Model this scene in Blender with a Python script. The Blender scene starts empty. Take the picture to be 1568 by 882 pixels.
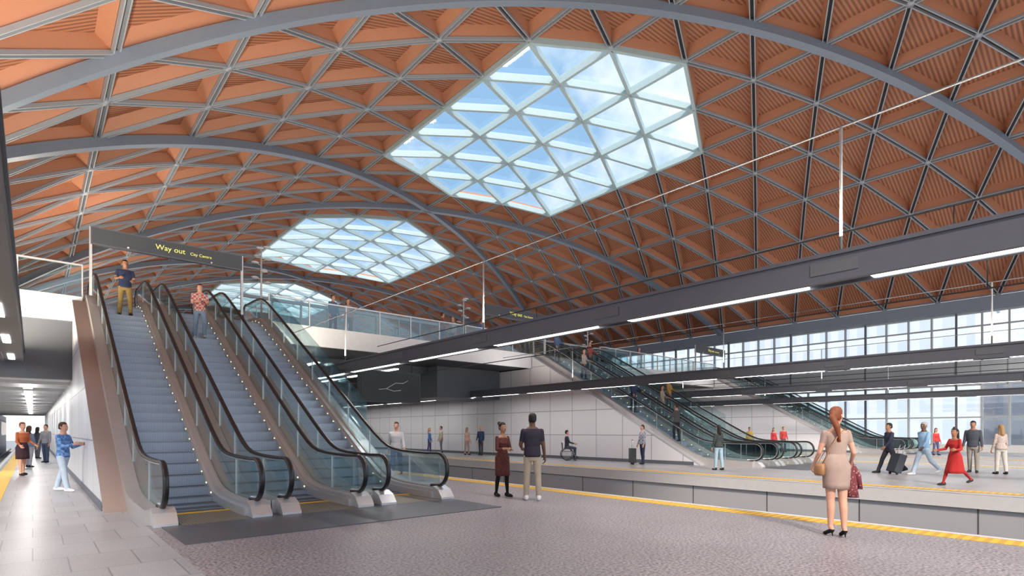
import bpy, math, random
import numpy as np
from mathutils import Vector, Matrix
random.seed(3)
SC=bpy.context.scene
COL=SC.collection
T=math.tan(math.radians(30))

# ---------------------------------------------------------------- materials
_cache={}
def _new(name):
    m=bpy.data.materials.new(name); m.use_nodes=True
    return m,m.node_tree,m.node_tree.nodes['Principled BSDF']
def mat(name,col,rough=.5,metal=0.,noise=.06,scale=6.,spec=.5):
    if name in _cache: return _cache[name]
    m,t,b=_new(name)
    b.inputs['Roughness'].default_value=rough; b.inputs['Metallic'].default_value=metal
    b.inputs['Specular IOR Level'].default_value=spec
    tc=t.nodes.new('ShaderNodeTexCoord'); n=t.nodes.new('ShaderNodeTexNoise'); n.inputs['Scale'].default_value=scale
    n.inputs['Detail'].default_value=3
    r=t.nodes.new('ShaderNodeMix'); r.data_type='RGBA'
    r.inputs[6].default_value=(*[c*(1-noise) for c in col],1); r.inputs[7].default_value=(*[min(1,c*(1+noise)) for c in col],1)
    t.links.new(tc.outputs['Object'],n.inputs['Vector']); t.links.new(n.outputs['Fac'],r.inputs[0]); t.links.new(r.outputs[2],b.inputs['Base Color'])
    _cache[name]=m; return m
def emit(name,col,st):
    m,t,b=_new(name)
    b.inputs['Base Color'].default_value=(*col,1); b.inputs['Emission Color'].default_value=(*col,1); b.inputs['Emission Strength'].default_value=st
    return m
def glass(name,col,refl=.12,rough=.03):
    m=bpy.data.materials.new(name); m.use_nodes=True; t=m.node_tree; t.nodes.clear()
    o=t.nodes.new('ShaderNodeOutputMaterial'); mx=t.nodes.new('ShaderNodeMixShader'); tr=t.nodes.new('ShaderNodeBsdfTransparent'); g=t.nodes.new('ShaderNodeBsdfGlossy')
    tr.inputs[0].default_value=(*col,1); g.inputs['Roughness'].default_value=rough; g.inputs['Color'].default_value=(.9,.97,1,1)
    lw=t.nodes.new('ShaderNodeLayerWeight'); lw.inputs[0].default_value=.25
    ma=t.nodes.new('ShaderNodeMath'); ma.operation='MULTIPLY_ADD'; ma.inputs[1].default_value=.45; ma.inputs[2].default_value=refl
    t.links.new(lw.outputs['Fresnel'],ma.inputs[0]); t.links.new(ma.outputs[0],mx.inputs[0])
    t.links.new(tr.outputs[0],mx.inputs[1]); t.links.new(g.outputs[0],mx.inputs[2]); t.links.new(mx.outputs[0],o.inputs[0])
    return m
def tile(name,c1,c2,mort,su,sv,axes='xy',rough=.4,ms=.012,offset=0.,speck=0.,spscale=90):
    m,t,b=_new(name); b.inputs['Roughness'].default_value=rough
    tc=t.nodes.new('ShaderNodeTexCoord'); sp=t.nodes.new('ShaderNodeSeparateXYZ'); cb=t.nodes.new('ShaderNodeCombineXYZ')
    t.links.new(tc.outputs['Object'],sp.inputs[0])
    t.links.new(sp.outputs['xyz'.index(axes[0])],cb.inputs[0]); t.links.new(sp.outputs['xyz'.index(axes[1])],cb.inputs[1])
    br=t.nodes.new('ShaderNodeTexBrick'); br.offset=offset; br.inputs['Scale'].default_value=1
    br.inputs['Brick Width'].default_value=su; br.inputs['Row Height'].default_value=sv; br.inputs['Mortar Size'].default_value=ms
    br.inputs['Color1'].default_value=(*c1,1); br.inputs['Color2'].default_value=(*c2,1); br.inputs['Mortar'].default_value=(*mort,1)
    t.links.new(cb.outputs[0],br.inputs['Vector'])
    out=br.outputs['Color']
    if speck:
        n=t.nodes.new('ShaderNodeTexNoise'); n.inputs['Scale'].default_value=spscale; n.inputs['Detail'].default_value=4
        rp=t.nodes.new('ShaderNodeMapRange'); rp.inputs['From Min'].default_value=.35; rp.inputs['From Max'].default_value=.65
        rp.inputs['To Min'].default_value=1-speck; rp.inputs['To Max'].default_value=1+speck
        n2=t.nodes.new('ShaderNodeTexNoise'); n2.inputs['Scale'].default_value=.7; n2.inputs['Detail'].default_value=4
        rp2=t.nodes.new('ShaderNodeMapRange'); rp2.inputs['To Min'].default_value=.78; rp2.inputs['To Max'].default_value=1.22
        t.links.new(tc.outputs['Object'],n2.inputs['Vector']); t.links.new(n2.outputs['Fac'],rp2.inputs[0])
        mm=t.nodes.new('ShaderNodeMath'); mm.operation='MULTIPLY'
        t.links.new(tc.outputs['Object'],n.inputs['Vector']); t.links.new(n.outputs['Fac'],rp.inputs[0])
        t.links.new(rp.outputs[0],mm.inputs[0]); t.links.new(rp2.outputs[0],mm.inputs[1])
        vm=t.nodes.new('ShaderNodeVectorMath'); vm.operation='SCALE'; t.links.new(out,vm.inputs[0]); t.links.new(mm.outputs[0],vm.inputs['Scale'])
        out=vm.outputs[0]
    t.links.new(out,b.inputs['Base Color'])
    return m
def stripes(name,c1,c2,axis,period,rough=.5,metal=0.,bump=.0,sharp=True):
    m,t,b=_new(name); b.inputs['Roughness'].default_value=rough; b.inputs['Metallic'].default_value=metal
    tc=t.nodes.new('ShaderNodeTexCoord'); sp=t.nodes.new('ShaderNodeSeparateXYZ'); t.links.new(tc.outputs['Object'],sp.inputs[0])
    mu=t.nodes.new('ShaderNodeMath'); mu.operation='MULTIPLY'; mu.inputs[1].default_value=2*math.pi/period
    t.links.new(sp.outputs['xyz'.index(axis)],mu.inputs[0])
    si=t.nodes.new('ShaderNodeMath'); si.operation='SINE'; t.links.new(mu.outputs[0],si.inputs[0])
    mr=t.nodes.new('ShaderNodeMapRange'); w=.3 if sharp else 1
    mr.inputs['From Min'].default_value=-w; mr.inputs['From Max'].default_value=w; t.links.new(si.outputs[0],mr.inputs[0])
    mx=t.nodes.new('ShaderNodeMix'); mx.data_type='RGBA'; mx.inputs[6].default_value=(*c1,1); mx.inputs[7].default_value=(*c2,1)
    t.links.new(mr.outputs[0],mx.inputs[0]); t.links.new(mx.outputs[2],b.inputs['Base Color'])
    return m

M_or=stripes('terracotta_slats',(.20,.078,.044),(.44,.19,.108),'y',.18,.6,sharp=False)
M_orf=mat('terracotta_coffer',(.46,.205,.12),.55)
M_rib=mat('rib_grey_steel',(.34,.37,.42),.4,.1)
M_ribd=mat('rib_gap_dark',(.05,.047,.052),.6)
M_arch=mat('arch_blue_grey_steel',(.21,.255,.33),.4,.1)
M_sky=mat('skylight_frame',(.42,.54,.58),.35,.0)
M_steel=mat('brushed_steel',(.60,.61,.63),.32,.5)
M_bronze=mat('escalator_cladding',(.46,.44,.44),.34,.4)
M_brown=mat('brown_panel',(.33,.26,.235),.5,.1)
M_black=mat('black_rubber',(.012,.012,.014),.35)
M_dark=mat('dark_grey_paint',(.055,.062,.075),.45)
M_dark2=mat('charcoal_panel',(.10,.11,.13),.5)
M_boom=mat('boom_grey',(.10,.11,.135),.4,.2)
M_rod=mat('rod_grey',(.11,.115,.13),.5,.1)
M_rodw=mat('hanger_grey',(.34,.35,.37),.5,.1)
M_white=mat('white_paint',(.68,.69,.72),.45)
M_lip=mat('pale_concrete',(.58,.58,.59),.6)
M_conc=tile('platform_face',(.38,.39,.42),(.44,.45,.48),(.1,.1,.11),2.4,3,'yz',.6,.02)
M_wallp=tile('white_wall_panels',(.60,.60,.63),(.65,.65,.67),(.28,.28,.30),1.6,1.25,'yz',.4,.018)
M_walle=tile('white_end_panels',(.60,.60,.62),(.66,.66,.68),(.26,.26,.28),1.6,1.25,'xz',.4,.018)
M_terr=tile('terrazzo_floor',(.262,.238,.256),(.272,.246,.264),(.20,.185,.195),1.2,1.2,'xy',.42,.004,0,.55,30)
M_tile=tile('pale_floor_tiles',(.32,.32,.34),(.38,.38,.40),(.20,.20,.22),.6,.9,'xy',.34,.008,.5,.14,50)
M_tile2=tile('pale_floor_tiles_far',(.31,.30,.31),(.34,.33,.34),(.23,.22,.24),.6,.9,'xy',.34,.008,.5,.14,50)
M_yel=stripes('yellow_tactile',(.85,.50,.05),(.60,.36,.04),'y',.14,.6)
M_ball=mat('track_ballast',(.10,.095,.10),.9,0,.5,14)
M_rail=mat('rail_steel',(.35,.3,.28),.35,.8)
M_glass=glass('balustrade_glass',(.86,.93,.93),.06)
M_glassc=glass('clear_glass',(.92,.96,.98),.04)
M_plate=mat('floor_plate_metal',(.11,.115,.135),.40,.3)
M_comb=stripes('comb_plate',(.32,.28,.20),(.15,.145,.12),'x',.05,.4,.4)
M_tread=stripes('step_tread',(.13,.14,.17),(.05,.055,.07),'x',.03,.4,.4)
M_riser=stripes('step_riser',(.44,.51,.63),(.31,.37,.47),'x',.03,.35,.2)
M_nose=mat('step_nosing',(.30,.34,.40),.35,.3)
M_led=emit('led_strip',(1,.97,.92),7)
M_dot=emit('skirt_light',(.85,1,.62),1.2)
M_text=emit('sign_text_yellow',(.70,.70,.18),.5)
M_textw=emit('sign_text_white',(.6,.6,.6),.25)
M_mull=mat('mullion_grey',(.40,.44,.48),.4,.2)
M_brick=tile('brick_building',(.72,.50,.45),(.76,.55,.48),(.80,.74,.72),3,3.2,'yz',.8,.5)
M_bld=tile('pale_building',(.78,.83,.90),(.82,.86,.92),(.95,.95,.95),2.2,3.2,'yz',.6,.45)
M_grd=mat('asphalt_ground',(.40,.40,.40),.9)

# ---------------------------------------------------------------- mesh builder
class MB:
    def __init__(s): s.v=[];s.f=[];s.m=[];s.mats=[];s.sm=[]
    def mi(s,m):
        if m not in s.mats: s.mats.append(m)
        return s.mats.index(m)
    def add(s,v,f,m,sm=False):
        o=len(s.v); i=s.mi(m)
        s.v+=[tuple(p) for p in v]; s.f+=[tuple(k+o for k in q) for q in f]; s.m+=[i]*len(f); s.sm+=[sm]*len(f)
    def box(s,x0,x1,y0,y1,z0,z1,m,mtop=None,mfront=None):
        v=[(x0,y0,z0),(x1,y0,z0),(x1,y1,z0),(x0,y1,z0),(x0,y0,z1),(x1,y0,z1),(x1,y1,z1),(x0,y1,z1)]
        s.add(v,[(0,3,2,1),(1,2,6,5),(2,3,7,6),(3,0,4,7)],m)
        s.add(v[4:],[(0,1,2,3)],mtop or m)
        s.add([v[0],v[1],v[5],v[4]],[(0,1,2,3)],mfront or m)
    def bar(s,p,q,w,h,m,up=(0,0,1),off=0,drop=0):
        p=Vector(p);q=Vector(q);d=(q-p).normalized();up=Vector(up);sd=d.cross(up).normalized();u=sd.cross(d).normalized()
        v=[]
        for c in(p,q):
            c=c+sd*off-u*drop
            v+=[c-sd*w/2-u*h/2,c+sd*w/2-u*h/2,c+sd*w/2+u*h/2,c-sd*w/2+u*h/2]
        s.add(v,[(0,3,2,1),(4,5,6,7),(0,1,5,4),(1,2,6,5),(2,3,7,6),(3,0,4,7)],m)
    def tube(s,pts,r,m,n=8):
        pts=[Vector(p) for p in pts]; rs=r if isinstance(r,(list,tuple)) else [r]*len(pts)
        v=[];f=[]
        ref=None
        for i,p in enumerate(pts):
            d=((pts[min(i+1,len(pts)-1)])-(pts[max(i-1,0)])).normalized()
            if ref is None: ref=Vector((0,0,1)) if abs(d.z)<.9 else Vector((1,0,0))
            a=d.cross(ref).normalized(); b=a.cross(d).normalized(); ref=b
            for k in range(n):
                t=2*math.pi*k/n; v.append(p+(a*math.cos(t)+b*math.sin(t))*rs[i])
        for i in range(len(pts)-1):
            for k in range(n):
                f.append((i*n+k,i*n+(k+1)%n,(i+1)*n+(k+1)%n,(i+1)*n+k))
        f.append(tuple(range(n-1,-1,-1))); f.append(tuple((len(pts)-1)*n+k for k in range(n)))
        s.add(v,f,m,True)
    def strip(s,lo,hi,x0,x1,m,mtop=None):
        n=len(lo);v=[]
        for (a,b) in zip(lo,hi): v+=[(x0,*a),(x1,*a),(x1,*b),(x0,*b)]
        f=[];ft=[]
        for i in range(n-1):
            a=i*4;b=a+4
            f+=[(a,b,b+1,a+1),(a+1,b+1,b+2,a+2),(a+3,b+3,b,a)]; ft.append((a+2,b+2,b+3,a+3))
        f+=[(0,1,2,3),((n-1)*4+3,(n-1)*4+2,(n-1)*4+1,(n-1)*4)]
        s.add(v,f,m); s.add(v,ft,mtop or m)
    def sweepx(s,path,prof,m):
        v=[];n=len(prof)
        for i,p in enumerate(path):
            a=path[max(i-1,0)];b=path[min(i+1,len(path)-1)]
            dy=b[1]-a[1];dz=b[2]-a[2];l=math.hypot(dy,dz) or 1;ny=-dz/l;nz=dy/l
            for px,pn in prof: v.append((p[0]+px,p[1]+ny*pn,p[2]+nz*pn))
        f=[(i*n+k,i*n+(k+1)%n,(i+1)*n+(k+1)%n,(i+1)*n+k) for i in range(len(path)-1) for k in range(n)]
        f.append(tuple(range(n))); f.append(tuple((len(path)-1)*n+k for k in range(n)))
        s.add(v,f,m,True)
    def ell(s,c,r,m,n=10,k=7):
        v=[];f=[]
        for i in range(k+1):
            ph=math.pi*i/k
            for j in range(n):
                th=2*math.pi*j/n
                v.append((c[0]+r[0]*math.sin(ph)*math.cos(th),c[1]+r[1]*math.sin(ph)*math.sin(th),c[2]+r[2]*math.cos(ph)))
        for i in range(k):
            for j in range(n): f.append((i*n+j,(i+1)*n+j,(i+1)*n+(j+1)%n,i*n+(j+1)%n))
        s.add(v,f,m,True)
    def obj(s,name,parent=None):
        me=bpy.data.meshes.new(name); me.from_pydata(s.v,[],s.f)
        for m in s.mats: me.materials.append(m)
        me.polygons.foreach_set('material_index',s.m); me.polygons.foreach_set('use_smooth',s.sm); me.update()
        o=bpy.data.objects.new(name,me); COL.objects.link(o)
        if parent: o.parent=parent
        return o

# ---------------------------------------------------------------- camera
cam=bpy.data.cameras.new('camera'); co=bpy.data.objects.new('camera',cam); COL.objects.link(co)
YAW=math.atan2(734,838)
co.location=(0,0,1.45); co.rotation_euler=(math.pi/2,0,-YAW)
cam.lens=36*838/1568; cam.sensor_width=36; cam.shift_y=(660-441)/1568; cam.clip_end=600
SC.camera=co

# ---------------------------------------------------------------- world
w=bpy.data.worlds.new('sky'); SC.world=w; w.use_nodes=True; t=w.node_tree; bg=t.nodes['Background']
tc=t.nodes.new('ShaderNodeTexCoord'); n=t.nodes.new('ShaderNodeTexNoise'); n.inputs['Scale'].default_value=4.5; n.inputs['Detail'].default_value=7; n.inputs['Roughness'].default_value=.55
rp=t.nodes.new('ShaderNodeValToRGB'); e=rp.color_ramp.elements; e[0].position=.44; e[0].color=(.25,.42,.63,1); e[1].position=.66; e[1].color=(.80,.85,.90,1)
sp=t.nodes.new('ShaderNodeSeparateXYZ'); mr=t.nodes.new('ShaderNodeMapRange'); mr.inputs['From Min'].default_value=-.02; mr.inputs['From Max'].default_value=.28
mx=t.nodes.new('ShaderNodeMix'); mx.data_type='RGBA'; mx.inputs[6].default_value=(1.0,.98,.96,1)
t.links.new(tc.outputs['Generated'],n.inputs['Vector']); t.links.new(n.outputs['Fac'],rp.inputs[0]); t.links.new(tc.outputs['Generated'],sp.inputs[0])
t.links.new(sp.outputs[2],mr.inputs[0]); t.links.new(mr.outputs[0],mx.inputs[0]); t.links.new(rp.outputs[0],mx.inputs[7]); t.links.new(mx.outputs[2],bg.inputs[0])
bg.inputs[1].default_value=1.5
SC.view_settings.view_transform='Standard'

# ---------------------------------------------------------------- shell
Y0,Y1=-14,104
g=MB(); g.box(-60,120,-60,200,-1.3,-1.2,M_grd); g.obj('ground')
EDGES=[(-1.1,9.95),(16.2,30.0),(36.2,49)]
g=MB()
for i,(a,b) in enumerate(EDGES):
    g.box(a+.12,b-.12,Y0,Y1,-1.15,-.12,M_conc)
    g.box(a,b,Y0,Y1,-.33,-.012,M_lip)
    if i==0:
        g.box(a,1.3,Y0,Y1,-.012,0,M_tile); g.box(1.3,b,Y0,Y1,-.012,0,M_terr)
    else: g.box(a,b,Y0,Y1,-.012,0,M_tile2)
    for xe in ((-.85,-.5) if i==0 else (a+.5,a+.9),(b-.60,b-.22)if i==0 else (b-.9,b-.5)):
        if xe[1]<48.0: g.box(xe[0],xe[1],Y0,Y1,.0005,.006,M_yel)
    for xe in (a+.05,b-.17):
        if xe<48: g.box(xe,xe+.1,Y0,Y1,.0005,.005,M_white)
g.obj('floor')
g=MB()
for a,b in ((-8,-1.1),(9.95,16.2),(30,36.2)):
    g.box(a,b,Y0,Y1,-1.19,-1.1,M_ball)
    cs=[(a+b)/2-1.5,(a+b)/2+1.5]
    for c in cs:
        for r in(-.72,.72): g.box(c+r-.035,c+r+.035,Y0,Y1,-1.1,-.95,M_rail)
        for k in range(0,105): g.box(c-1.25,c+1.25,Y0+k*1.12,Y0+k*1.12+.26,-1.1,-1.06,M_lip)
g.obj('railway_track')

# ---------------------------------------------------------------- roof
x0,A,L,R,YC,ZT=23.5,3.6,3.25,41.3,24.,19.2
KM=15
def zr(x): return ZT-(R-math.sqrt(R*R-(x-x0)**2))
def node(k,j):
    x=x0+(k-8)*A; return Vector((x,YC+(j+.5*(k%2))*L,zr(x)))
def nrm(x): return Vector(((x-x0)/R,0,math.sqrt(1-((x-x0)/R)**2)))
def inhex(p,eps=.01):
    dx=abs(p.x-x0)/(2*A)
    if dx>1+eps: return False
    for nb in (0,1,2):
        if abs(p.y-(YC+26*nb))<=3*L-L*dx+eps: return True
    return False
JA,JB=-10,24
roof=MB(); rib=MB(); sg=MB()
for k in range(KM):
    for j in range(JA,JB):
        if k%2==0: tr=[(( k,j),(k,j+1),(k+1,j)),((k+1,j),(k+1,j+1),(k,j+1))]
        else: tr=[((k,j),(k,j+1),(k+1,j+1)),((k+1,j),(k+1,j+1),(k,j))]
        for q in tr:
            P=[node(*a) for a in q]; c=(P[0]+P[1]+P[2])/3
            nn=(P[1]-P[0]).cross(P[2]-P[0]).normalized()
            if nn.z<0: nn=-nn; P=[P[0],P[2],P[1]]
            if inhex(c):
                sg.add([p+nn*.12 for p in P],[(0,2,1)],M_glassc); continue
            B=[c+(p-c)*.92+nn*.05 for p in P]
            I=[c+(p-c)*.78+nn*.44 for p in P]
            v=P+B+I
            roof.add(v,[(i,3+i,3+(i+1)%3,(i+1)%3) for i in range(3)],M_ribd)
            roof.add(v,[(3+i,6+i,6+(i+1)%3,3+(i+1)%3) for i in range(3)],M_orf)
            roof.add(v,[(6,8,7)],M_or)
def edge(a,b):
    p,q=node(*a),node(*b); m=(p+q)/2; u=nrm(m.x)
    if inhex(m,.02):
        rib.bar(p,q,.17,.36,M_sky,u,0,0.02)
    else:
        rib.bar(p,q,.045,.13,M_rib,u,.09,.03); rib.bar(p,q,.045,.13,M_rib,u,-.09,.03)
for k in range(KM+1):
    for j in range(JA,JB):
        edge((k,j),(k,j+1))
        if k<KM:
            edge((k,j),(k+1,j))
            if k%2==0:
                if j>JA: edge((k,j),(k+1,j-1))
            else: edge((k,j),(k+1,j+1))
        pn=node(k,j); 
        if pn.y<60: rib.tube([pn-nrm(pn.x)*.12,pn+nrm(pn.x)*.05],.15,M_rib,8)
for nb in range(-1,5):
    for sgn in (-1,1):
        pts=[]
        for k in range(KM+1):
            x=x0+(k-8)*A; y=YC+26*nb+sgn*k*L/2
            pts.append(Vector((x,y,zr(x))))
        for p,q in zip(pts,pts[1:]):
            if min(p.y,q.y)<YC+JA*L-.1 or max(p.y,q.y)>YC+JB*L: continue
            if nb==-1 and sgn==1: continue
            for s in range(4):
                a=p.lerp(q,s/4); b=p.lerp(q,(s+1)/4); 
                a.z=zr(a.x); b.z=zr(b.x)
                rib.bar(a,b,.38,.38,M_arch,nrm((a.x+b.x)/2),0,.22)
xe=x0+(KM-8)*A
rib.box(xe-.3,xe+.3,YC+JA*L,YC+JB*L,zr(xe)-.9,zr(xe)-.1,M_arch)
rib.box(x0-8*A-.3,x0-8*A+.3,YC+JA*L,YC+JB*L,zr(x0-8*A)-.5,zr(x0-8*A)-.05,M_arch)
par=bpy.data.objects.new('ceiling',None); COL.objects.link(par)
roof.obj('coffer_panels',par); rib.obj('lattice_ribs',par); sg.obj('skylight_glass',par)

# ---------------------------------------------------------------- right wall
g=MB(); X=49.0
g.box(X,X+.3,Y0,Y1,4.6,6.3,M_mull); g.box(X,X+.3,Y0,Y1,0,.5,M_lip); g.box(X,X+.3,Y0,Y1,9.6,10.4,M_mull)
yy=Y0; i=0
while yy<Y1:
    g.box(X-.05,X+.2,yy-.05,yy+.05,.5,9.7,M_mull if i%4 else M_dark2); yy+=1.4; i+=1
for z in(7.2,8.7,2.4): g.box(X-.03,X+.1,Y0,Y1,z-.05,z+.05,M_mull)
g.obj('wall_right')
g=MB(); g.box(X+.1,X+.13,Y0,Y1,.5,4.6,M_glassc); g.box(X+.1,X+.13,Y0,Y1,6.3,9.7,M_glassc); g.obj('window_1')
for (a,b,c,d,h,m) in ((78,95,-30,5,13,M_brick),(80,95,12,40,17,M_bld),(78,90,46,80,11,M_brick),(95,110,-60,160,20,M_bld)):
    g=MB(); g.box(a,b,c,d,-1.2,h,m); g.box(a-.3,b,c-.3,d+.3,h,h+.6,M_lip); g.obj('office_building')

# ---------------------------------------------------------------- concourse deck
DZ=5.65; DY=22.3
g=MB(); g.box(-5,48.6,DY+.1,75,5.0,DZ,M_dark,M_tile2)
for a,b in ((-5,1.2),(6.95,21.2),(26.95,41.2),(46.95,48.6)):
    g.box(a,b,DY,DY+.15,4.95,5.75,M_white)
g.box(-5,.94,DY+.15,DY+.6,3.1,4.99,M_dark2)
g.box(-5,.94,DY+.6,75,3.1,3.2,M_white)
for k in range(26):
    yy=24+k*2
    g.box(-5,.94,yy-.06,yy+.06,3.0,3.1,M_lip)
for k in range(12): g.box(6.95,21.2,26+k*4,26.4+k*4,4.6,5.0,M_dark2)
g.box(16.5,20.9,25,28,3.3,4.99,M_dark2)
g.obj('concourse_deck')
g=MB()
for a,b in ((-5,1.2),(6.95,21.2),(26.95,41.2)):
    g.box(a,b,DY+.05,DY+.07,5.75,6.75,M_glass); g.box(a,b,DY+.02,DY+.10,6.75,6.8,M_steel)
    n=int((b-a)/1.5)
    for i in range(n+1): xx=a+(b-a)*i/n; g.box(xx-.02,xx+.02,DY+.03,DY+.09,5.7,6.8,M_steel)
for yy in (30,46):
    for a,b in ((8,20),(28,40)):
        g.box(a,b,yy,yy+.03,DZ,8.3,M_glass)
        for i in range(9): xx=a+(b-a)*i/8; g.box(xx-.04,xx+.04,yy-.04,yy+.06,DZ,8.4,M_mull)
        g.box(a,b,yy-.06,yy+.08,8.3,8.45,M_mull)
g.obj('glass_balustrade')
def wedge(name,xa,xb,mside,mcap,left=True,ystart=12.0,yend=60):
    g=MB(); ys=[ystart,16,20,22.2]; lo=[(y,0) for y in ys]; hi=[(y,(y-ystart)*.545) for y in ys]
    g.strip(lo,hi,xa,xb,mside,mcap)
    g.strip([(y,z) for y,z in hi],[(y,z+.05) for y,z in hi],xa-.01,xb+.01,mcap)
    g.box(xa,xb,22.2,yend,0,4.94,mside)
    g.box(xa-.02,xa,ystart+.3,yend,0,.15,M_dark2)
    return g.obj(name)
wedge('wall_left',.95,1.27,M_wallp,M_brown,yend=75)
wedge('wall_middle',6.87,7.0,M_dark2,M_bronze,yend=50)
wedge('wall_under_escalator',20.95,21.27,M_wallp,M_steel)
wedge('wall_under_escalator',26.87,27.0,M_wallp,M_steel)
wedge('wall_under_escalator',40.95,41.27,M_wallp,M_steel)
g=MB(); g.box(7,20.9,48.2,48.5,0,4.94,M_walle); g.obj('wall_far')
g=MB(); g.box(27,40.9,48.2,48.5,0,4.94,M_walle); g.obj('wall_far')
g=MB(); g.box(-2.6,-2.4,40,90,-1.1,1.0,M_lip); g.box(-2.6,-2.4,40,90,2.6,3.09,M_lip)
for k in range(26): g.box(-2.6,-2.4,40+k*2,40.25+k*2,1.0,2.6,M_lip)
g.obj('wall_platform_left')

# ---------------------------------------------------------------- booms
LAMPS=[]
def boom(x,ya,yb,z=3.35,wd=.36,period=3.65,ph=-.75,tube=True,h=.37,ln=2.9):
    g=MB(); g.box(x-wd/2,x+wd/2,ya,yb,z+.03,z+h,M_boom); g.box(x-wd/2-.03,x+wd/2+.03,ya,yb,z+h-.05,z+h,M_boom)
    g.box(x-wd/2,x-wd/2+.08,ya,yb,z,z+.03,M_boom); g.box(x+wd/2-.08,x+wd/2,ya,yb,z,z+.03,M_boom)
    y=ph-12*period
    while y<yb-1:
        if y>ya: 
            g.box(x-.07,x+.07,y,y+ln,z+.005,z+.04,M_led); LAMPS.append((x,y+ln/2,z,ln))
            g.box(x-wd/2-.012,x-wd/2,y+ln+.1,y+ln+.65,z+.1,z+h-.12,M_dark2)
        y+=period
    o=g.obj('lighting_boom')
    if tube:
        q=MB(); ztb=z+2.0
        q.tube([(x,ya,ztb),(x,DY-.02,ztb)],.014,M_rod,6)
        yy=2.7-15
        while yy<DY:
            if yy>ya: q.tube([(x,yy,z+h),(x,yy,ztb)],.018,M_rodw,6)
            yy+=7.4
        q.obj('suspension_rods',o)
boom(7.8,-12,47.9); boom(18.9,-12,47.9); boom(28.3,-12,47.9); boom(38.9,-12,47.9)
boom(-.45,2,DY-.1,z=3.5,wd=.5,ph=.5,tube=False,period=3.9,ln=1.3)
g=MB()
for k in range(12):
    y=24.6+k*3.5; g.box(-.25,.0,y,y+1.6,2.96,2.99,M_led)
    y=24.2+k*3.7
    if y<45: g.box(9.5,9.7,y,y+1.8,4.5,4.55,M_led); g.box(13.5,13.7,y,y+1.8,4.5,4.55,M_led)
g.obj('strip_light')
g=MB()
for x,z in ((11.5,4.35),(11.5,5.2),(14.6,4.35),(14.6,5.2),(31.6,4.35),(31.6,5.2),(34.6,4.35)): g.tube([(x,-12,z),(x,DY-.1,z)],.018,M_black,5)
for y in range(-8,22,10):
    for x in (11.5,14.6): g.tube([(x,y,4.35),(x,y,5.2)],.01,M_black,4)
g.obj('overhead_line')

# ---------------------------------------------------------------- escalators
def sp_(t): return (t+math.sqrt(t*t+.25))/2
def S(y): return T*(sp_(y-12.2)-sp_(y-22.07))-.02
def escalator(xl):
    W=1.38; xr=xl+W; g=MB()
    ys=[9.95,10.4,11,11.5,11.9,12.2,12.5,12.9,13.5,15,17,19,20.5,21.3,21.8,22.1,22.4,22.9,23.5,24.2]
    base=[(y,S(y)) for y in ys]
    y=10.9
    while y<23.2:
        z=max(.01,S(y+.2)+ .0)
        z=min(z,5.7)
        g.box(xl+.2,xr-.2,y,y+.4,z-.26,z,M_dark,M_tread,M_riser)
        g.box(xl+.2,xr-.2,y-.004,y+.02,z-.016,z+.001,M_nose)
        if z>.15: g.box(xr-.209,xr-.2,y+.1,y+.15,z+.05,z+.08,M_dot)
        y+=.4
    g.box(xl+.2,xr-.2,9.6,10.9,.0,.014,M_comb); g.box(xl+.2,xr-.2,10.86,10.92,.014,.03,M_yel)
    g.box(xl+.2,xr-.2,23.2,24.4,5.6,5.72,M_comb)
    for xs,si in((xl,1),(xr,-1)):
        xi=xs+si*.2; a,b=sorted((xs+si*.145,xi))
        g.strip([(y,z-.12) for y,z in base],[(y,z+.15) for y,z in base],a,b,M_steel)
        a,b=sorted((xs+si*.02,xs+si*.15))
        g.strip([(y,z+.1) for y,z in base],[(y,z+.22) for y,z in base],a,b,M_steel)
        a,b=sorted((xs+si*.03,xs-si*.235))
        g.strip([(y,max(0.001,z-.9)) for y,z in base],[(y,z+.25) for y,z in base],a,b,M_bronze,M_bronze)
        a,b=sorted((xs+si*.16,xs-si*.16))
        g.strip([(9.62,.002),(9.75,.002),(9.95,.002)],[(9.62,.05),(9.75,.2),(9.95,.27)],a,b,M_steel)
        g.strip([(y,z+.25) for y,z in base],[(y,z+.93) for y,z in base],xs-.007,xs+.007,M_glass)
        c=(9.98,.62); rr=.32; fan=[(c[0]+rr*math.cos(t),c[1]+rr*math.sin(t)) for t in [math.pi/2+math.pi*i/8 for i in range(9)]]
        v=[(xs,9.98,.62)]+[(xs,*p) for p in fan]; g.add(v,[(0,i,i+1) for i in range(1,9)],M_glass)
        for yj in [11.2]+[13.2+1.3*i for i in range(7)]+[22.8]:
            g.box(xs-.012,xs+.012,yj-.008,yj+.008,S(yj)+.25,S(yj)+.92,M_steel)
        rr=.35
        path=[(xs,10.25,.26)]+[(xs,9.98+rr*math.cos(t),.62+rr*math.sin(t)) for t in [3*math.pi/2-math.pi*i/10 for i in range(11)]]
        path+=[(xs,y,S(y)+.965) for y in ys[1:]]
        path+=[(xs,24.2+rr*math.cos(t),6.31+rr*math.sin(t)) for t in [math.pi/2-math.pi*i/8 for i in range(9)]]
        prof=[(-.042,-.02),(-.042,.008),(-.028,.026),(.028,.026),(.042,.008),(.042,-.02)]
        g.sweepx(path,prof,M_black)
        g.sweepx(path,[(-.02,-.05),(-.02,-.02),(.02,-.02),(.02,-.05)],M_steel)
    g.strip([(y,max(0.0,z-.98)) for y,z in base[5:]],[(y,max(.01,z-.9)) for y,z in base[5:]],xl-.2,xr+.2,M_steel)
    g.obj('escalator')
for off in (0,20,40):
    for i in range(3): escalator(1.51+off+1.865*i)
    g=MB(); g.box(1.45+off,6.7+off,7.95,10.0,.001,.012,M_plate); g.obj('floor_plate')
g=MB()
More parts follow.
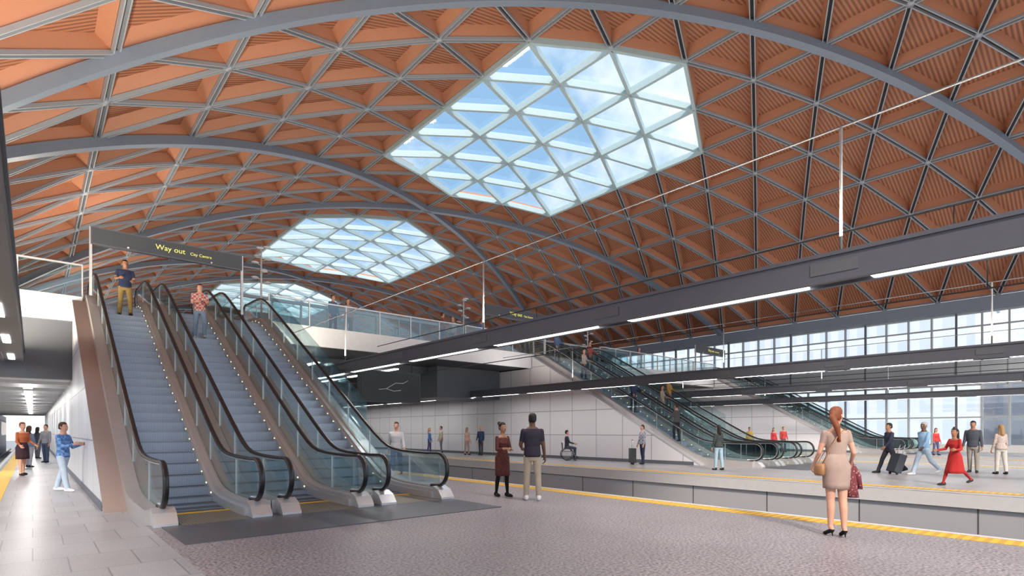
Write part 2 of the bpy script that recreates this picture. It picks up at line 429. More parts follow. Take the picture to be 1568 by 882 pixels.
for off in (0,20):
    ys=[14,16,18,20,22.2]
    g.strip([(y,S(y)+.3) for y in ys],[(y,S(y)+1.25) for y in ys],6.92+off,6.935+off,M_glass)
g.obj('glass_side_screen')

# ---------------------------------------------------------------- signs
def sign(xa,xb,y,z0,z1,txt=None,small=None,post=True,zb=5.7):
    p=bpy.data.objects.new('wayfinding_sign',None); COL.objects.link(p)
    g=MB(); g.box(xa,xb,y,y+.16,z0,z1,M_boom); g.box(xa+.03,xb-.03,y-.006,y,z0+.04,z1-.04,M_dark)
    if post:
        for x in(xa-.03,xb-.03): g.box(x,x+.07,y+.03,y+.13,zb,z1,M_steel)
    for k in range(2): g.ell((xa+(xb-xa)*(.22+.55*k),y-.02,z0+.08),(.03,.03,.03),M_white)
    g.obj('panel',p)
    def tx(s,size,x,z,m):
        c=bpy.data.curves.new('sign_text','FONT'); c.body=s; c.size=size; c.extrude=.003; c.materials.append(m)
        o=bpy.data.objects.new('text',c); COL.objects.link(o); o.parent=p; o.location=(x,y-.012,z); o.rotation_euler=(math.pi/2,0,0)
    if txt: tx(txt,(z1-z0)*.44,xa+(xb-xa)*.39,z0+(z1-z0)*.38,M_text)
    if small: tx(small,(z1-z0)*.25,xa+(xb-xa)*.62,z0+(z1-z0)*.38,M_text)
sign(1.36,5.75,21.5,7.3,7.85,'Way out','City Centre')
sign(17,21.3,21.5,7.3,7.85,'Way out','City Centre')
sign(37,41.3,21.5,7.3,7.85,'Way out','City Centre')
g=MB(); g.box(11.6,14.8,24,24.25,2.9,4.3,M_black); g.box(11.55,14.85,24.02,24.3,2.85,4.35,M_dark)
g.tube([(12.5,23.98,3.45),(12.9,23.98,3.5),(13.4,23.98,3.8),(13.8,23.98,3.8),(14.1,23.98,3.95)],.012,M_textw,5)
g.tube([(12.9,23.98,3.5),(13.3,23.98,3.4),(13.7,23.98,3.45)],.012,M_textw,5)
for x in (12,14.4): g.tube([(x,24.15,4.35),(x,24.15,4.99)],.04,M_dark,6)
g.obj('departure_board')
for (x,y,h) in ((7.6,25.5,4.0),(15,33,3.6),(19,26,3.6),(11,40,3.6),(30,26,3.4)):
    g=MB(); g.tube([(x,y,DZ),(x,y,DZ+h)],[.05,.03],M_white,8); g.box(x-.15,x+.15,y-.15,y+.15,DZ,DZ+.05,M_steel)
    for k in range(9):
        a=k*2.4; zz=DZ+h-1.6+.2*k; c=(x+.28*math.cos(a),y+.28*math.sin(a),zz)
        g.tube([(x,y,zz-.1),c],.012,M_white,5); g.ell(c,(.17,.12,.055),M_white,8,5)
    g.obj('cluster_lamp_post')

# ---------------------------------------------------------------- people
def capsule(p,q,r1,r2,n=12,k=3):
    p=Vector(p);q=Vector(q);d=q-p;l=d.length
    d=d/l if l>1e-6 else Vector((0,0,1))
    ref=Vector((0,0,1)) if abs(d.z)<.9 else Vector((0,1,0))
    a=d.cross(ref).normalized();b=d.cross(a)
    rings=[]
    for i in range(k+1):
        t=math.pi/2*(1-i/k); rings.append((p-d*r1*math.sin(t),max(r1*math.cos(t),1e-4)))
    for i in range(k+1):
        t=math.pi/2*i/k; rings.append((q+d*r2*math.sin(t),max(r2*math.cos(t),1e-4)))
    v=[];f=[]
    for c,r in rings:
        for j in range(n):
            th=2*math.pi*j/n; v.append(c+(a*math.cos(th)+b*math.sin(th))*r)
    for i in range(len(rings)-1):
        for j in range(n): f.append((i*n+j,(i+1)*n+j,(i+1)*n+(j+1)%n,i*n+(j+1)%n))
    f.append(tuple(range(n))); f.append(tuple((len(rings)-1)*n+j for j in reversed(range(n))))
    return v,f
def loft(rings,n=20,fold=0,nf=9):
    v=[];f=[]
    for i,(z,rx,ry,cx,cy) in enumerate(rings):
        fo=fold*(i/(len(rings)-1))
        for j in range(n):
            th=2*math.pi*j/n; m=1+fo*math.sin(th*nf)
            v.append(Vector((cx+rx*m*math.cos(th),cy+ry*m*math.sin(th),z)))
    for i in range(len(rings)-1):
        for j in range(n): f.append((i*n+j,i*n+(j+1)%n,(i+1)*n+(j+1)%n,(i+1)*n+j))
    f.append(tuple(reversed(range(n)))); f.append(tuple((len(rings)-1)*n+j for j in range(n)))
    return v,f
def cloth(c,pat=None):
    key='cloth_%s_%s'%('_'.join('%.2f'%x for x in c),pat)
    if key in _cache: return _cache[key]
    m=mat(key,c,.8,0,.15,9,.2)
    if pat:
        tr=m.node_tree; b=tr.nodes['Principled BSDF']
        ck=tr.nodes.new('ShaderNodeTexChecker' if pat[0]=='plaid' else 'ShaderNodeTexVoronoi'); ck.inputs['Scale'].default_value=14 if pat[0]=='plaid' else 30
        tcn=tr.nodes.new('ShaderNodeTexCoord'); tr.links.new(tcn.outputs['Object'],ck.inputs['Vector'])
        if pat[0]=='plaid':
            ck.inputs['Color1'].default_value=(*c,1); ck.inputs['Color2'].default_value=(*pat[1],1); tr.links.new(ck.outputs['Color'],b.inputs['Base Color'])
        else:
            rr=tr.nodes.new('ShaderNodeValToRGB'); rr.color_ramp.elements[0].color=(*pat[1],1); rr.color_ramp.elements[0].position=.2; rr.color_ramp.elements[1].position=.35; rr.color_ramp.elements[1].color=(*c,1)
            tr.links.new(ck.outputs['Distance'],rr.inputs[0]); tr.links.new(rr.outputs[0],b.inputs['Base Color'])
    return m
def skinm(c):
    key='skin_%.2f'%c[0]
    return mat(key,c,.5,0,.05,8,.35)
M_eyew=mat('eye_white',(.8,.8,.78),.3); M_eyed=mat('eye_iris',(.03,.02,.015),.3); M_lipc=mat('lips',(.35,.10,.09),.5)
SK={'l':(.56,.31,.22),'m':(.36,.18,.11),'d':(.13,.065,.04)}
HR={'bl':(.012,.01,.01),'br':(.06,.03,.018),'red':(.17,.05,.02),'bld':(.35,.22,.10),'gr':(.35,.34,.33)}
dr=math.radians
def person(name,loc,face,H=1.75,sex='m',skin='l',hair='br',hs='short',top=(.1,.1,.1),bot=(.05,.06,.1),shoe=(.03,.03,.03),
           sleeve=1.0,leg=1.0,arms=((5,8,12),(5,8,12)),legs=((4,2,2),(-4,4,2)),lean=0,turn=0,skirt=None,vox=.014,toppat=None,heels=False,inn=(0,0),coat=None,seat=False,hem=.93,extra=None):
    F=sex=='f'; n=12 if vox<.016 else 8
    raw=[];segs=[]
    def cap(p,q,r1,r2,labs,geo=True):
        if geo: raw.append(capsule(p,q,r1,r2,n))
        segs.append((Vector(p),Vector(q),r1,r2,labs if isinstance(labs,list) else [(2,labs)]))
    cl,sl=math.cos(dr(lean)),math.sin(dr(lean))
    def U(p):
        x,y,z=p; z-=.93; return Vector((x,y*cl+z*sl,.93+z*cl-y*sl))
    ct,st=math.cos(dr(turn)),math.sin(dr(turn))
    def Hd(p):
        x,y,z=p; return U((x*ct-y*st,x*st+y*ct,z))
    if F: tor=[(.80,.12,.10,0,0),(.90,.175,.125,0,-.012),(.98,.165,.115,0,-.008),(1.08,.125,.09,0,0),(1.19,.135,.105,0,.006),(1.27,.148,.122,0,.015),(1.36,.155,.092,0,0),(1.415,.125,.07,0,-.005),(1.46,.062,.058,0,0)]
    else: tor=[(.80,.13,.105,0,0),(.90,.163,.118,0,-.008),(.98,.16,.112,0,0),(1.08,.158,.106,0,0),(1.2,.175,.118,0,.004),(1.31,.195,.124,0,.004),(1.39,.195,.10,0,-.005),(1.44,.145,.078,0,-.008),(1.485,.078,.064,0,0)]
    v,f=loft(tor,n+8); raw.append(([U(p) for p in v],f))
    for z,w_,r in ((1.34,.085 if F else .10,.085),(1.2,.05,.10),(1.08,.04,.09),(.98,.06,.1),(.88,.06,.11)):
        segs.append((U((-w_,0,z)),U((w_,0,z)),r,r,[(2,'torso')]))
    nr=.048 if F else .060
    cap(U((0,-.005,1.44)),U((0,.012,1.56)),nr*1.08,nr,'skin')
    hd=[(1.515,.022,.03,0,.045),(1.53,.04,.052,0,.03),(1.56,.058,.075,0,.02),(1.60,.068,.088,0,.012),(1.645,.074,.096,0,.006),(1.69,.072,.093,0,.0),(1.725,.056,.072,0,-.003),(1.745,.03,.04,0,-.004)]
    v,f=loft(hd,n+6); raw.append(([Hd(p) for p in v],f))
    segs.append((Hd((0,.01,1.57)),Hd((0,0,1.68)),.075,.08,[(2,'head')]))
    cap(Hd((0,.098,1.632)),Hd((0,.115,1.605)),.009,.013,'skin')
    for s_ in(-1,1): cap(Hd((s_*.075,-.002,1.60)),Hd((s_*.08,-.008,1.64)),.009,.012,'skin')
    if hs!='bald':
        hv=loft([(1.58,.05,.05,0,-.05),(1.61,.066,.068,0,-.036),(1.66,.08,.09,0,-.014),(1.71,.079,.09,0,-.008),(1.745,.06,.07,0,-.006),(1.765,.028,.035,0,-.006)],n+6)
        raw.append(([Hd(p) for p in hv[0]],hv[1]))
    if hs=='long':
        cap(Hd((0,-.05,1.66)),Hd((0,-.085,1.42)),.075,.06,'hair'); cap(Hd((-.05,-.03,1.64)),Hd((-.07,-.05,1.42)),.04,.03,'hair'); cap(Hd((.05,-.03,1.64)),Hd((.07,-.05,1.42)),.04,.03,'hair')
    if hs=='pony':
        cap(Hd((0,-.09,1.67)),Hd((0,-.115,1.60)),.036,.042,'hair'); cap(Hd((0,-.115,1.61)),U((-.045,-.125,1.48)),.044,.044,'hair'); cap(U((-.045,-.125,1.48)),U((-.01,-.13,1.29)),.044,.014,'hair')
    if hs=='bun': cap(Hd((0,-.09,1.71)),Hd((0,-.11,1.74)),.045,.045,'hair')
    soles=[];hx=.088 if not heels else .075; feet=[]
    for s_,(a,kb,o) in zip((-1,1),legs):
        hp=Vector((s_*hx,0,.90)); a1=dr(a); a2=dr(a-kb); oo=math.sin(dr(o))*s_
        kn=hp+Vector((oo,math.sin(a1),-math.cos(a1))).normalized()*.42
        an=kn+Vector((oo*.6,math.sin(a2),-math.cos(a2))).normalized()*.40
        ex=.012 if leg>.5 and skirt is None else 0
        if skirt is not None and leg>.9: ex=-.002
        lt=[(2,'bot')] if leg>=1 else ([(leg*2,'bot'),(2,'skin')] if leg<=.5 else [(2,'bot')])
        ls=[(2,'bot')] if leg>=1 else ([(2,'skin')] if leg<=.5 else [((leg-.5)*2,'bot'),(2,'skin')])
        cap(hp,kn,.086+ex*.5,.056+ex,lt)
        m_=kn.lerp(an,.33)+Vector((0,-.012,0)); segs.append((kn,an,.05,.045,ls))
        raw.append(capsule(kn,m_,.054+ex,.053+ex,n)); raw.append(capsule(m_,an,.053+ex,.034+ex*1.8,n))
        fh=.075 if not heels else .135
        feet.append((s_,an,a-kb)); soles.append(an.z-fh)
    zs=min(soles)
    for s_,an,ang in feet:
        lift=an.z-(.075 if not heels else .135)-zs
        yw=s_*.12; fd=Vector((yw,1,0)).normalized(); base=Vector((an.x,an.y,zs+lift))
        tip=-.55 if lift>.05 else 0
        if heels:
            h0=base-fd*.04+Vector((0,0,.09)); t0=base+fd*.13+Vector((0,0,.022))
            cap(h0,t0,.032,.026,'shoe'); cap(an,h0+Vector((0,0,.02)),.034,.03,'skin'); cap(h0+Vector((0,0,-.01)),base-fd*.05+Vector((0,0,.008)),.016,.008,'shoe')
            cap(t0,base+fd*.17+Vector((0,0,.014)),.028,.014,'shoe')
        else:
            h0=base-fd*.045+Vector((0,0,.042)); t0=base+fd*.115+Vector((0,0,.034+tip*.06))
            cap(h0,t0,.042,.040,'shoe'); cap(t0,t0+fd*.045+Vector((0,0,-.006)),.038,.028,'shoe'); cap(an,h0+Vector((0,0,.015)),.042,.04,'shoe')
    fingers=[]
    sx=.148 if F else .180; ar=.8 if F else 1.
    for s_,(sw,out,el),i_ in zip((-1,1),arms,inn):
        sh=U((s_*sx,-.005,1.395)); a=dr(sw+lean*-0);o=dr(out)
        d1=Vector((s_*math.sin(o),math.sin(a)*math.cos(o),-math.cos(a)*math.cos(o)))
        eb=sh+d1*.285; b=dr(sw+el); o2=dr(out-i_)
        d2=Vector((s_*math.sin(o2),math.sin(b)*math.cos(o2),-math.cos(b)*math.cos(o2)))
        wr=eb+d2*.245; ex=.008 if sleeve>.6 else 0
        u1=[(2,'top')] if sleeve>=.5 else [(sleeve*2,'top'),(2,'skin')]
        u2=[(2,'skin')] if sleeve<=.5 else [((sleeve-.5)*2-.02,'top'),(2,'skin')]
        cap(sh,eb,.055*ar+(.002 if sleeve>0 else 0),.042*ar+ex,u1); cap(eb,wr,.042*ar+ex,.027*ar+ex*1.2,u2)
        spv=Vector((0,1,0))-d2*d2.y
        if spv.length<.5: spv=Vector((0,0,1))-d2*d2.z
        spv.normalize(); nm=Vector((-s_,0,0)); nm=(nm-d2*nm.dot(d2)-spv*nm.dot(spv)).normalized()
        pe=wr+d2*.085
        for k_ in(-1,0,1): cap(wr+spv*k_*.012+d2*.01,pe+spv*k_*.022,.017*ar+.002,.0145*ar+.002,'skin')
        for k_,(o_,ln) in enumerate(((.030,.072),(.010,.080),(-.010,.074),(-.029,.058))):
            b0=pe+spv*o_; c1=dr(22+6*k_); c2=dr(55+8*k_)
            p1=b0+(d2*math.cos(c1)+nm*math.sin(c1))*ln*.55; p2=p1+(d2*math.cos(c2)+nm*math.sin(c2))*ln*.5
            fingers+= [capsule(b0-d2*.01,p1,.0092,.0085,n-4,2),capsule(p1,p2,.0085,.007,n-4,2)]
        tb=wr+d2*.025+spv*.022; p1=tb+(d2*.6+spv*.6+nm*.35).normalized()*.04; p2=p1+(d2*.9+spv*.15+nm*.4).normalized()*.032
        fingers+=[capsule(tb,p1,.012,.0105,n-4,2),capsule(p1,p2,.0105,.008,n-4,2)]
        if extra is not None: extra.setdefault('wr',[]).append(pe)
    V=[];Fc=[]
    for v,f in raw:
        o=len(V); V+=[tuple(p) for p in v]; Fc+=[tuple(i+o for i in q) for q in f]
    me=bpy.data.meshes.new('tmp'); me.from_pydata(V,[],Fc); ob=bpy.data.objects.new('tmp',me); COL.objects.link(ob)
    md=ob.modifiers.new('r','REMESH'); md.mode='VOXEL'; md.voxel_size=vox
    sm=ob.modifiers.new('s','SMOOTH'); sm.factor=.5; sm.iterations=3 if vox<.016 else 1
    dg=bpy.context.evaluated_depsgraph_get(); em=bpy.data.meshes.new_from_object(ob.evaluated_get(dg))
    nv=len(em.vertices); P=np.empty(nv*3); em.vertices.foreach_get('co',P); P=P.reshape(-1,3)
    faces=[tuple(p.vertices) for p in em.polygons]
    cen=np.array([P[list(f)].mean(0) for f in faces])
    best=np.full(len(faces),9.); lab=np.zeros(len(faces),int); names=['top','bot','skin','hair','shoe','torso','head']
    for p,q,r1,r2,labs in segs:
        p=np.array(p);d=np.array(q)-p;l2=max((d*d).sum(),1e-9); tt=((cen-p)@d)/l2; tcl=np.clip(tt,0,1)
        dist=np.linalg.norm(cen-p-tcl[:,None]*d,axis=1)-(r1+(r2-r1)*tcl)
        li=np.zeros(len(faces),int); prev=-9.
        for tm,nm_ in labs:
            li[(tcl>=prev-1e-9)&(tcl<=tm)&(tt>prev if prev>0 else True)]=names.index(nm_); prev=tm
        mk=dist<best; best[mk]=dist[mk]; lab[mk]=li[mk]
    y_=cen[:,1];z_=cen[:,2]-.93; zu=.93+z_*cl+y_*sl; yu=y_*cl-z_*sl; xu=cen[:,0]
    xh=xu*ct+yu*st; yh=-xu*st+yu*ct
    neck=1.445 if not F else 1.40
    m=(lab==5)|((lab==2)&(zu>1.37)&(zu<1.46)&(np.abs(xu)<.13)&(zu<neck)); lab[m]=np.where(zu[m]>neck,2,np.where(zu[m]>hem+.02,0,1))
    if skirt: lab[m&(zu<hem+.03)&True]=0
    m=lab==6
    hl=((yh<.012+ (zu-1.62)*.35)&(zu>(1.575 if not F else 1.56)))|(zu>1.70+np.abs(0*xh))
    if hs=='bald': hl[:]=False
    lab[m]=np.where(hl[m],3,2)
    Mt=[cloth(top,toppat),cloth(bot),skinm(SK[skin]),mat('hair_'+hair,HR[hair],.6,0,.25,40,.3),cloth(shoe)]
    g=MB(); 
    for mm in Mt: g.mi(mm)
    g.v=[tuple(p) for p in P]; g.f=faces; g.m=[int(i) for i in lab]; g.sm=[True]*len(faces)
    bpy.data.objects.remove(ob); bpy.data.meshes.remove(em); bpy.data.meshes.remove(me)
    for v,f in fingers: g.add(v,f,Mt[2],True)
    for s_ in(-1,1):
        v,f=capsule(Hd((s_*.028,.086,1.637)),Hd((s_*.034,.084,1.637)),.0085,.0075,8); g.add(v,f,M_eyew,True)
        v,f=capsule(Hd((s_*.031,.091,1.637)),Hd((s_*.031,.092,1.636)),.0055,.0055,8); g.add(v,f,M_eyed,True)
        v,f=capsule(Hd((s_*.018,.094,1.658)),Hd((s_*.045,.083,1.66)),.004,.0035,6); g.add(v,f,Mt[3],True)
    v,f=capsule(Hd((-.02,.094,1.572)),Hd((.02,.094,1.572)),.006,.006,8); g.add(v,f,M_lipc,True)
    if not skirt:
        def ring(z,e):
            for a_,b_ in zip(tor,tor[1:]):
                if a_[0]<=z<=b_[0]:
                    t_=(z-a_[0])/(b_[0]-a_[0]); return (z,a_[1]+(b_[1]-a_[1])*t_+e,a_[2]+(b_[2]-a_[2])*t_+e,0,a_[4]+(b_[4]-a_[4])*t_)
        if not seat:
            v,f=loft([ring(hem-.05,.013),ring(hem,.012),ring(hem+.07,.008),ring(hem+.14,.003),ring(hem+.20,-.01)],24); g.add([U(p) for p in v],f,Mt[0],True)
    else:
        hz,rx,ry,fo=skirt
        top_=[(1.12,.118,.085,0,0),(1.02,.147,.108,0,-.004),(.93,.182,.138,0,-.012)]
        rings=[]
        for i in range(5):
            tt=(i+1)/5; z=.93+(hz-.93)*tt; rings.append((z,.182+(rx-.182)*tt,.138+(ry-.138)*tt,0,-.012+.012*tt))
        v,f=loft((top_+rings)[::-1],36)
        v2=[]
        for p in v:
            tt=max(0,min(1,(.95-p.z)/(.95-hz))); th=math.atan2(p.y,p.x); mfo=1+fo*tt*math.sin(th*7+1); v2.append(U((p.x*mfo,p.y*mfo,p.z)) if p.z>.93 else Vector((p.x*mfo,p.y*mfo,p.z)))
        g.add(v2,f,cloth(coat or top,toppat),True)
    if extra is not None and 'fn' in extra: extra['fn'](g,U,Hd,extra)
    sc=H/1.75; th=math.atan2(-face[0],face[1]); c_,s2=math.cos(th),math.sin(th)
    g.v=[(loc[0]+sc*(x*c_-y*s2),loc[1]+sc*(x*s2+y*c_),loc[2]+sc*(z-zs)) for x,y,z in g.v]
    return g.obj(name)

FW=(.66,.75); RT=(.75,-.66)
def mix(a,b): return (FW[0]*a+RT[0]*b,FW[1]*a+RT[1]*b)
def ex1(g,U,Hd,E):
    pe=E['wr'][1]; m=cloth((.16,.04,.05),('floral',(.45,.25,.22)))
    v,f=loft([(pe.z-.42,.09,.07,pe.x+.03,pe.y),(pe.z-.3,.085,.075,pe.x+.02,pe.y),(pe.z-.12,.075,.06,pe.x+.01,pe.y),(pe.z+.02,.06,.05,pe.x,pe.y),(pe.z+.10,.045,.05,pe.x-.01,pe.y-.01)],28,.16,5); g.add(v,f,m,True)
    v,f=loft([(pe.z-.30,.03,.04,pe.x+.13,pe.y-.02),(pe.z-.1,.045,.045,pe.x+.10,pe.y-.01),(pe.z+.03,.04,.045,pe.x+.04,pe.y)],16,.1,4); g.add(v,f,m,True)
    bm=mat('tan_leather',(.30,.14,.06),.45)
    v,f=loft([(.80,.05,.09,-.23,-.02),(.83,.06,.115,-.23,-.02),(.93,.055,.115,-.225,-.02),(.97,.04,.09,-.22,-.02)],16); g.add(v,f,bm,True)
    g.tube([(-.22,-.08,.96),(-.15,-.135,1.15),(-.02,-.13,1.38),(.10,-.06,1.455),(.12,.04,1.42),(.0,.14,1.28),(-.15,.11,1.05),(-.22,.05,.96)],.006,bm,6)
person('woman',(8.30,2.72,0),mix(1,.12),1.72,'f','l','red','pony',(.34,.25,.215),(.4,.3,.25),(.01,.01,.01),sleeve=.25,leg=.1,arms=((12,10,28),(-4,14,50)),legs=((2,0,-1),(-3,3,0)),turn=-48,skirt=(.62,.168,.135,.015),vox=.009,heels=True,inn=(6,4),extra={'fn':ex1},hem=.9)
person('man',(7.87,8.34,0),mix(1,-.1),1.82,'m','d','bl','short',(.035,.03,.045),(.42,.36,.27),(.75,.75,.75),sleeve=.35,leg=1,arms=((14,10,60),(3,9,10)),legs=((3,2,3),(-3,3,3)),turn=15,vox=.010,inn=(20,0))
person('woman',(7.82,9.25,0),mix(-.8,.55),1.64,'f','m','bl','bun',(.11,.035,.03),(.01,.01,.012),(.02,.02,.02),sleeve=.8,leg=1,arms=((12,8,85),(12,8,85)),legs=((6,3,1),(-5,6,1)),skirt=(.50,.185,.15,.03),vox=.010,inn=(48,48),toppat=('floral',(.02,.01,.01)),turn=10,hem=.9)
person('man',(8.75,15.6,0),mix(-1,.1),1.78,'m','l','br','short',(.50,.50,.52),(.08,.12,.2),(.1,.08,.07),sleeve=1,arms=((20,10,20),(-18,8,10)),legs=((-18,22,2),(20,4,2)),vox=.014)
person('man',(.55,17.0,0),mix(.1,1),1.68,'m','l','br','short',(.07,.17,.42),(.42,.52,.64),(.7,.7,.7),toppat=('plaid',(.18,.32,.6)),arms=((20,6,85),(25,6,80)),legs=((-14,4,3),(14,2,3)),vox=.014,inn=(20,20))
person('woman',(-.25,24,0),mix(-.3,1),1.74,'f','l','red','short',(.36,.10,.04),(.03,.02,.03),(.02,.02,.02),leg=.1,skirt=(.55,.19,.15,.03),coat=(.04,.02,.03),arms=((10,8,50),(10,8,50)),legs=((-8,3,1),(8,3,1)),vox=.018)
person('man',(.45,33,0),mix(-1,0),1.75,'m','l','br','short',(.25,.25,.28),(.06,.08,.14),vox=.022)
person('woman',(-.1,29,0),mix(1,0),1.66,'f','l','br','long',(.15,.2,.3),(.35,.35,.4),vox=.022)
person('woman',(.2,38,0),mix(1,0),1.66,'f','l','bl','long',(.05,.05,.06),(.1,.1,.12),vox=.022)
def onesc(x,y,**k):
    y=round((y-10.9)/.4-.5)*.4+10.9+.2
    return (x,y,S(y))
person('man',onesc(2.2,21.2),(0,-1),1.78,'m','m','bl','short',(.035,.045,.10),(.34,.22,.08),(.05,.04,.03),sleeve=.35,arms=((14,14,60),(16,14,70)),legs=((14,22,4),(-4,3,4)),vox=.013,inn=(30,30))
person('man',onesc(4.05,20.0),(0,-1),1.78,'m','l','br','short',(.45,.10,.10),(.22,.30,.42),(.6,.6,.6),toppat=('plaid',(.6,.45,.42)),sleeve=.85,arms=((14,8,80),(14,8,75)),legs=((20,34,3),(-4,4,3)),vox=.013,inn=(25,25))
for (x,y,sx,c1,c2,h) in ((22.2,16.1,'m',(.05,.07,.14),(.06,.07,.1),1.75),(24.07,15.9,'f',(.45,.36,.28),(.4,.4,.4),1.66),(25.93,16.6,'m',(.5,.28,.08),(.2,.2,.2),1.72),(22.2,13.9,'m',(.10,.09,.09),(.03,.03,.04),1.72),(22.2,19.7,'f',(.5,.42,.38),(.05,.05,.08),1.66),(24.07,20.6,'m',(.35,.1,.08),(.08,.08,.1),1.75),(22.2,21.3,'m',(.1,.16,.28),(.1,.1,.12),1.75)):
    person('man' if sx=='m' else 'woman',onesc(x,y),(0.1,-1 if y>15 else 1),h,sx,'l','br','short' if sx=='m' else 'long',c1,c2,arms=((20,8,50),(8,8,20)),legs=((10,16,3),(-3,3,3)),vox=.022)
WK=((-22,26,1),(24,5,1)); WA=((22,8,22),(-20,8,12))
far=[('woman',(19.6,30.6,0),mix(-.2,1),1.66,'f','l','bld','long',(.1,.2,.45),(.1,.1,.2),{}),
('man',(20.1,30.0,0),mix(-.5,-1),1.76,'m','l','br','short',(.45,.38,.28),(.2,.2,.22),{}),
('woman',(19.7,26.6,0),mix(-1,1),1.66,'f','l','bld','long',(.55,.36,.30),(.4,.3,.28),{}),
('man',(20.2,25.9,0),mix(-1,-.5),1.74,'m','l','gr','short',(.04,.06,.12),(.06,.06,.08),{}),
('man',(20.0,14.2,0),mix(-.3,-1),1.72,'m','l','br','short',(.2,.22,.3),(.03,.04,.08),{'toppat':('plaid',(.4,.4,.45))}),
('woman',(19.1,10.2,0),mix(1,-.3),1.68,'f','l','bl','long',(.04,.05,.05),(.30,.42,.5),{}),
('man',(22.1,5.6,0),mix(.1,-1),1.78,'m','m','bl','short',(.03,.035,.06),(.04,.04,.05),{'arms':WA,'legs':WK}),
('man',(22.0,4.6,0),mix(-.1,-1),1.80,'m','d','gr','short',(.25,.42,.62),(.42,.52,.62),{'arms':WA,'legs':WK,'shoe':(.6,.6,.6),'hem':.88}),
('woman',(18.5,3.2,0),mix(-.2,-1),1.58,'f','m','bl','long',(.42,.03,.03),(.35,.03,.03),{'arms':((10,12,80),(20,12,60)),'legs':WK,'skirt':(.42,.22,.27,.05)}),
('man',(24.6,3.75,0),mix(-.6,-.8),1.80,'m','m','bl','short',(.07,.08,.10),(.3,.28,.25),{}),
('woman',(24.4,3.0,0),mix(1,.2),1.66,'f','l','bld','long',(.50,.42,.38),(.55,.52,.48),{'toppat':('floral',(.3,.2,.2))}),
('woman',(40.6,7.9,0),mix(-1,0),1.62,'f','l','br','long',(.5,.05,.05),(.1,.1,.2),{}),
('man',(41.6,7.2,0),mix(-1,.4),1.7,'m','l','br','short',(.5,.08,.06),(.1,.12,.2),{}),
('man',(37.4,17.7,0),mix(-1,0),1.72,'m','l','br','short',(.5,.35,.1),(.1,.1,.15),{}),
('woman',(38.2,16.4,0),mix(-1,0),1.66,'f','l','bl','long',(.5,.05,.06),(.1,.1,.15),{}),
('man',(38.8,16.0,0),mix(-1,0),1.74,'m','l','br','short',(.45,.06,.06),(.1,.1,.15),{}),
('woman',(10.5,23.0,DZ),(0,-1),1.66,'f','l','br','long',(.4,.3,.35),(.2,.2,.25),{}),
('man',(9.9,23.2,DZ),(.3,-1),1.76,'m','l','br','short',(.12,.16,.26),(.1,.1,.15),{}),
('man',(15.5,23.0,DZ),(1,-.3),1.76,'m','l','br','short',(.3,.12,.1),(.1,.1,.15),{}),
('woman',(16.2,23.1,DZ),(-1,-.5),1.66,'f','l','bld','long',(.5,.48,.45),(.2,.2,.25),{}),
('man',(17.9,22.9,DZ),(0,-1),1.76,'m','l','bl','short',(.1,.15,.3),(.1,.1,.15),{}),
('woman',(32.0,23.0,DZ),(0,-1),1.66,'f','l','br','long',(.4,.1,.1),(.2,.2,.25),{}),
]
for (nm,lc,fc,h,sx,sk,hr,hs,c1,c2,k) in far:
    near=lc[0]<25 and lc[1]<12
    person(nm,lc,fc,h,sx,sk,hr,hs,c1,c2,vox=.015 if near else .022,**k)
person('man_in_wheelchair',(19.8,18.5,.14),RT,1.7,'m','l','bl','short',(.04,.045,.06),(.06,.07,.1),arms=((25,8,50),(25,8,50)),legs=((82,84,3),(82,84,3)),vox=.02,seat=True)
g=MB(); cx,cy=19.8,18.5
f_=Vector((RT[0],RT[1],0)).normalized(); s_=Vector((-f_.y,f_.x,0)); c0=Vector((cx,cy,0))
for k in(-1,1):
    g.tube([c0+s_*k*.30+Vector((0,0,.31))+f_*.29*math.cos(t)+Vector((0,0,.29*math.sin(t))) for t in [2*math.pi*i/20 for i in range(21)]],.02,M_black,6)
    for i in range(6):
        a=math.pi*i/6; dv=f_*math.cos(a)*.28+Vector((0,0,.28*math.sin(a))); g.tube([c0+s_*k*.3+Vector((0,0,.31))-dv,c0+s_*k*.3+Vector((0,0,.31))+dv],.004,M_steel,4)
    g.tube([c0+s_*k*.25-f_*.2+Vector((0,0,.95)),c0+s_*k*.25-f_*.2+Vector((0,0,.42)),c0+s_*k*.25+f_*.3+Vector((0,0,.42)),c0+s_*k*.22+f_*.42+Vector((0,0,.13))],.014,M_steel,6)
    g.tube([c0+s_*k*.22+f_*.40+Vector((0,0,.08))+f_*.06*math.cos(t)+Vector((0,0,.06*math.sin(t))) for t in [2*math.pi*i/10 for i in range(11)]],.015,M_black,5)
    q=c0+s_*k*.12+f_*.5+Vector((0,0,.12)); g.bar(q-f_*.1,q+f_*.12,.14,.02,M_black)
g.bar(c0-f_*.2+Vector((0,0,.43)),c0+f_*.25+Vector((0,0,.43)),.48,.04,M_dark); g.bar(c0-f_*.21+Vector((0,0,.45)),c0-f_*.25+Vector((0,0,.88)),.48,.03,M_dark,up=f_)
g.obj('wheelchair')
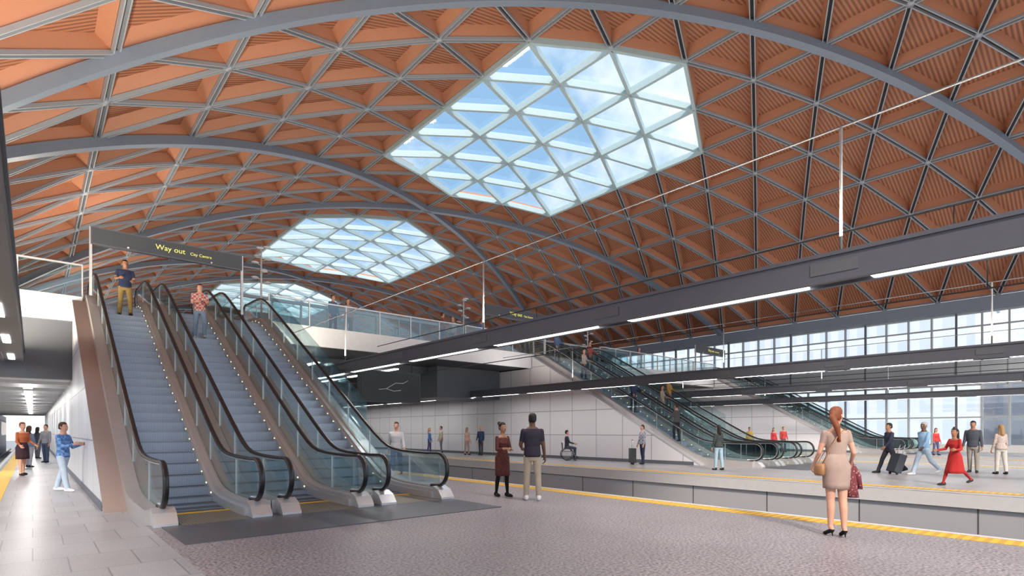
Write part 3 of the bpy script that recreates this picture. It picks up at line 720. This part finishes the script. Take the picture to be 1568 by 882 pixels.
def suitcase(x,y,lean,m):
    g=MB(); h=.62; d=Vector((RT[0],RT[1],0)).normalized(); c=Vector((x,y,.08)); u=(Vector((0,0,1))+d*lean).normalized()
    g.bar(c,c+u*h,.42,.24,m,up=d); 
    sd=u.cross(d).normalized()
    for k in(-.12,-.04,.04,.12): 
        g.bar(c+sd*k*1.3+d*.12,c+sd*k*1.3+d*.12+u*h*.98,.02,.02,M_dark2,up=d)
    for k in(-.12,.12): g.tube([c+u*h+sd*k,c+u*(h+.35)+sd*k],.01,M_steel,6); g.ell(tuple(c+sd*k*1.4-Vector((0,0,.035))),(.045,.045,.045),M_black,8,6)
    g.tube([c+u*(h+.35)-sd*.12,c+u*(h+.35)+sd*.12],.016,M_black,6)
    g.obj('rolling_suitcase')
suitcase(21.6,5.35,.35,mat('case_dark',(.03,.035,.045),.4)); suitcase(19.55,14.4,.0,mat('case_black',(.02,.02,.02),.4))

# ---------------------------------------------------------------- lights
def area(name,loc,rot,sx,sy,e,col=(1,.95,.88)):
    l=bpy.data.lights.new(name,'AREA'); l.shape='RECTANGLE'; l.size=sx; l.size_y=sy; l.energy=e; l.color=col
    o=bpy.data.objects.new(name,l); COL.objects.link(o); o.location=loc; o.rotation_euler=rot
WARM=(1,.88,.70)
for x,p in ((-.45,760),(7.8,360),(18.9,150),(28.3,130),(38.9,150)):
    for y in (-6,3,12,21):
        if x<0 and y<3: continue
        area('boom_roof_fill',(x,y if y<21 else 18.5,3.95),(math.pi,0,0),.3,6,p,WARM if x<10 else (1,.92,.82))  # added fill lights aimed up to brighten the roof, not boom fittings
for x in (3,14,24,34):
    for y in (34,50,66): area('concourse_roof_fill',(x,y,DZ+2.9),(math.pi,0,0),.4,6,620 if x<5 else 230,WARM if x<10 else (1,.92,.82))  # added fill for the rear roof, hung above the deck without fixtures
for (x,y,z,ln) in LAMPS:
    if -6<y<44: area('strip_lamp',(x,y,z-.01),(0,0,0),.13,ln,45 if x>0 else 20,(1,.97,.95))
for k in range(8): area('ceiling_lamp',(-.12,25.4+k*3.5*1.3,2.95),(0,0,0),.2,1.6,50,(1,.97,.93))
s=bpy.data.lights.new('sun','SUN'); s.energy=4.2; s.angle=dr(7); s.color=(1,.90,.78)
o=bpy.data.objects.new('sun',s); COL.objects.link(o); o.rotation_euler=Vector((.50,.70,-.50)).to_track_quat('-Z','Y').to_euler()
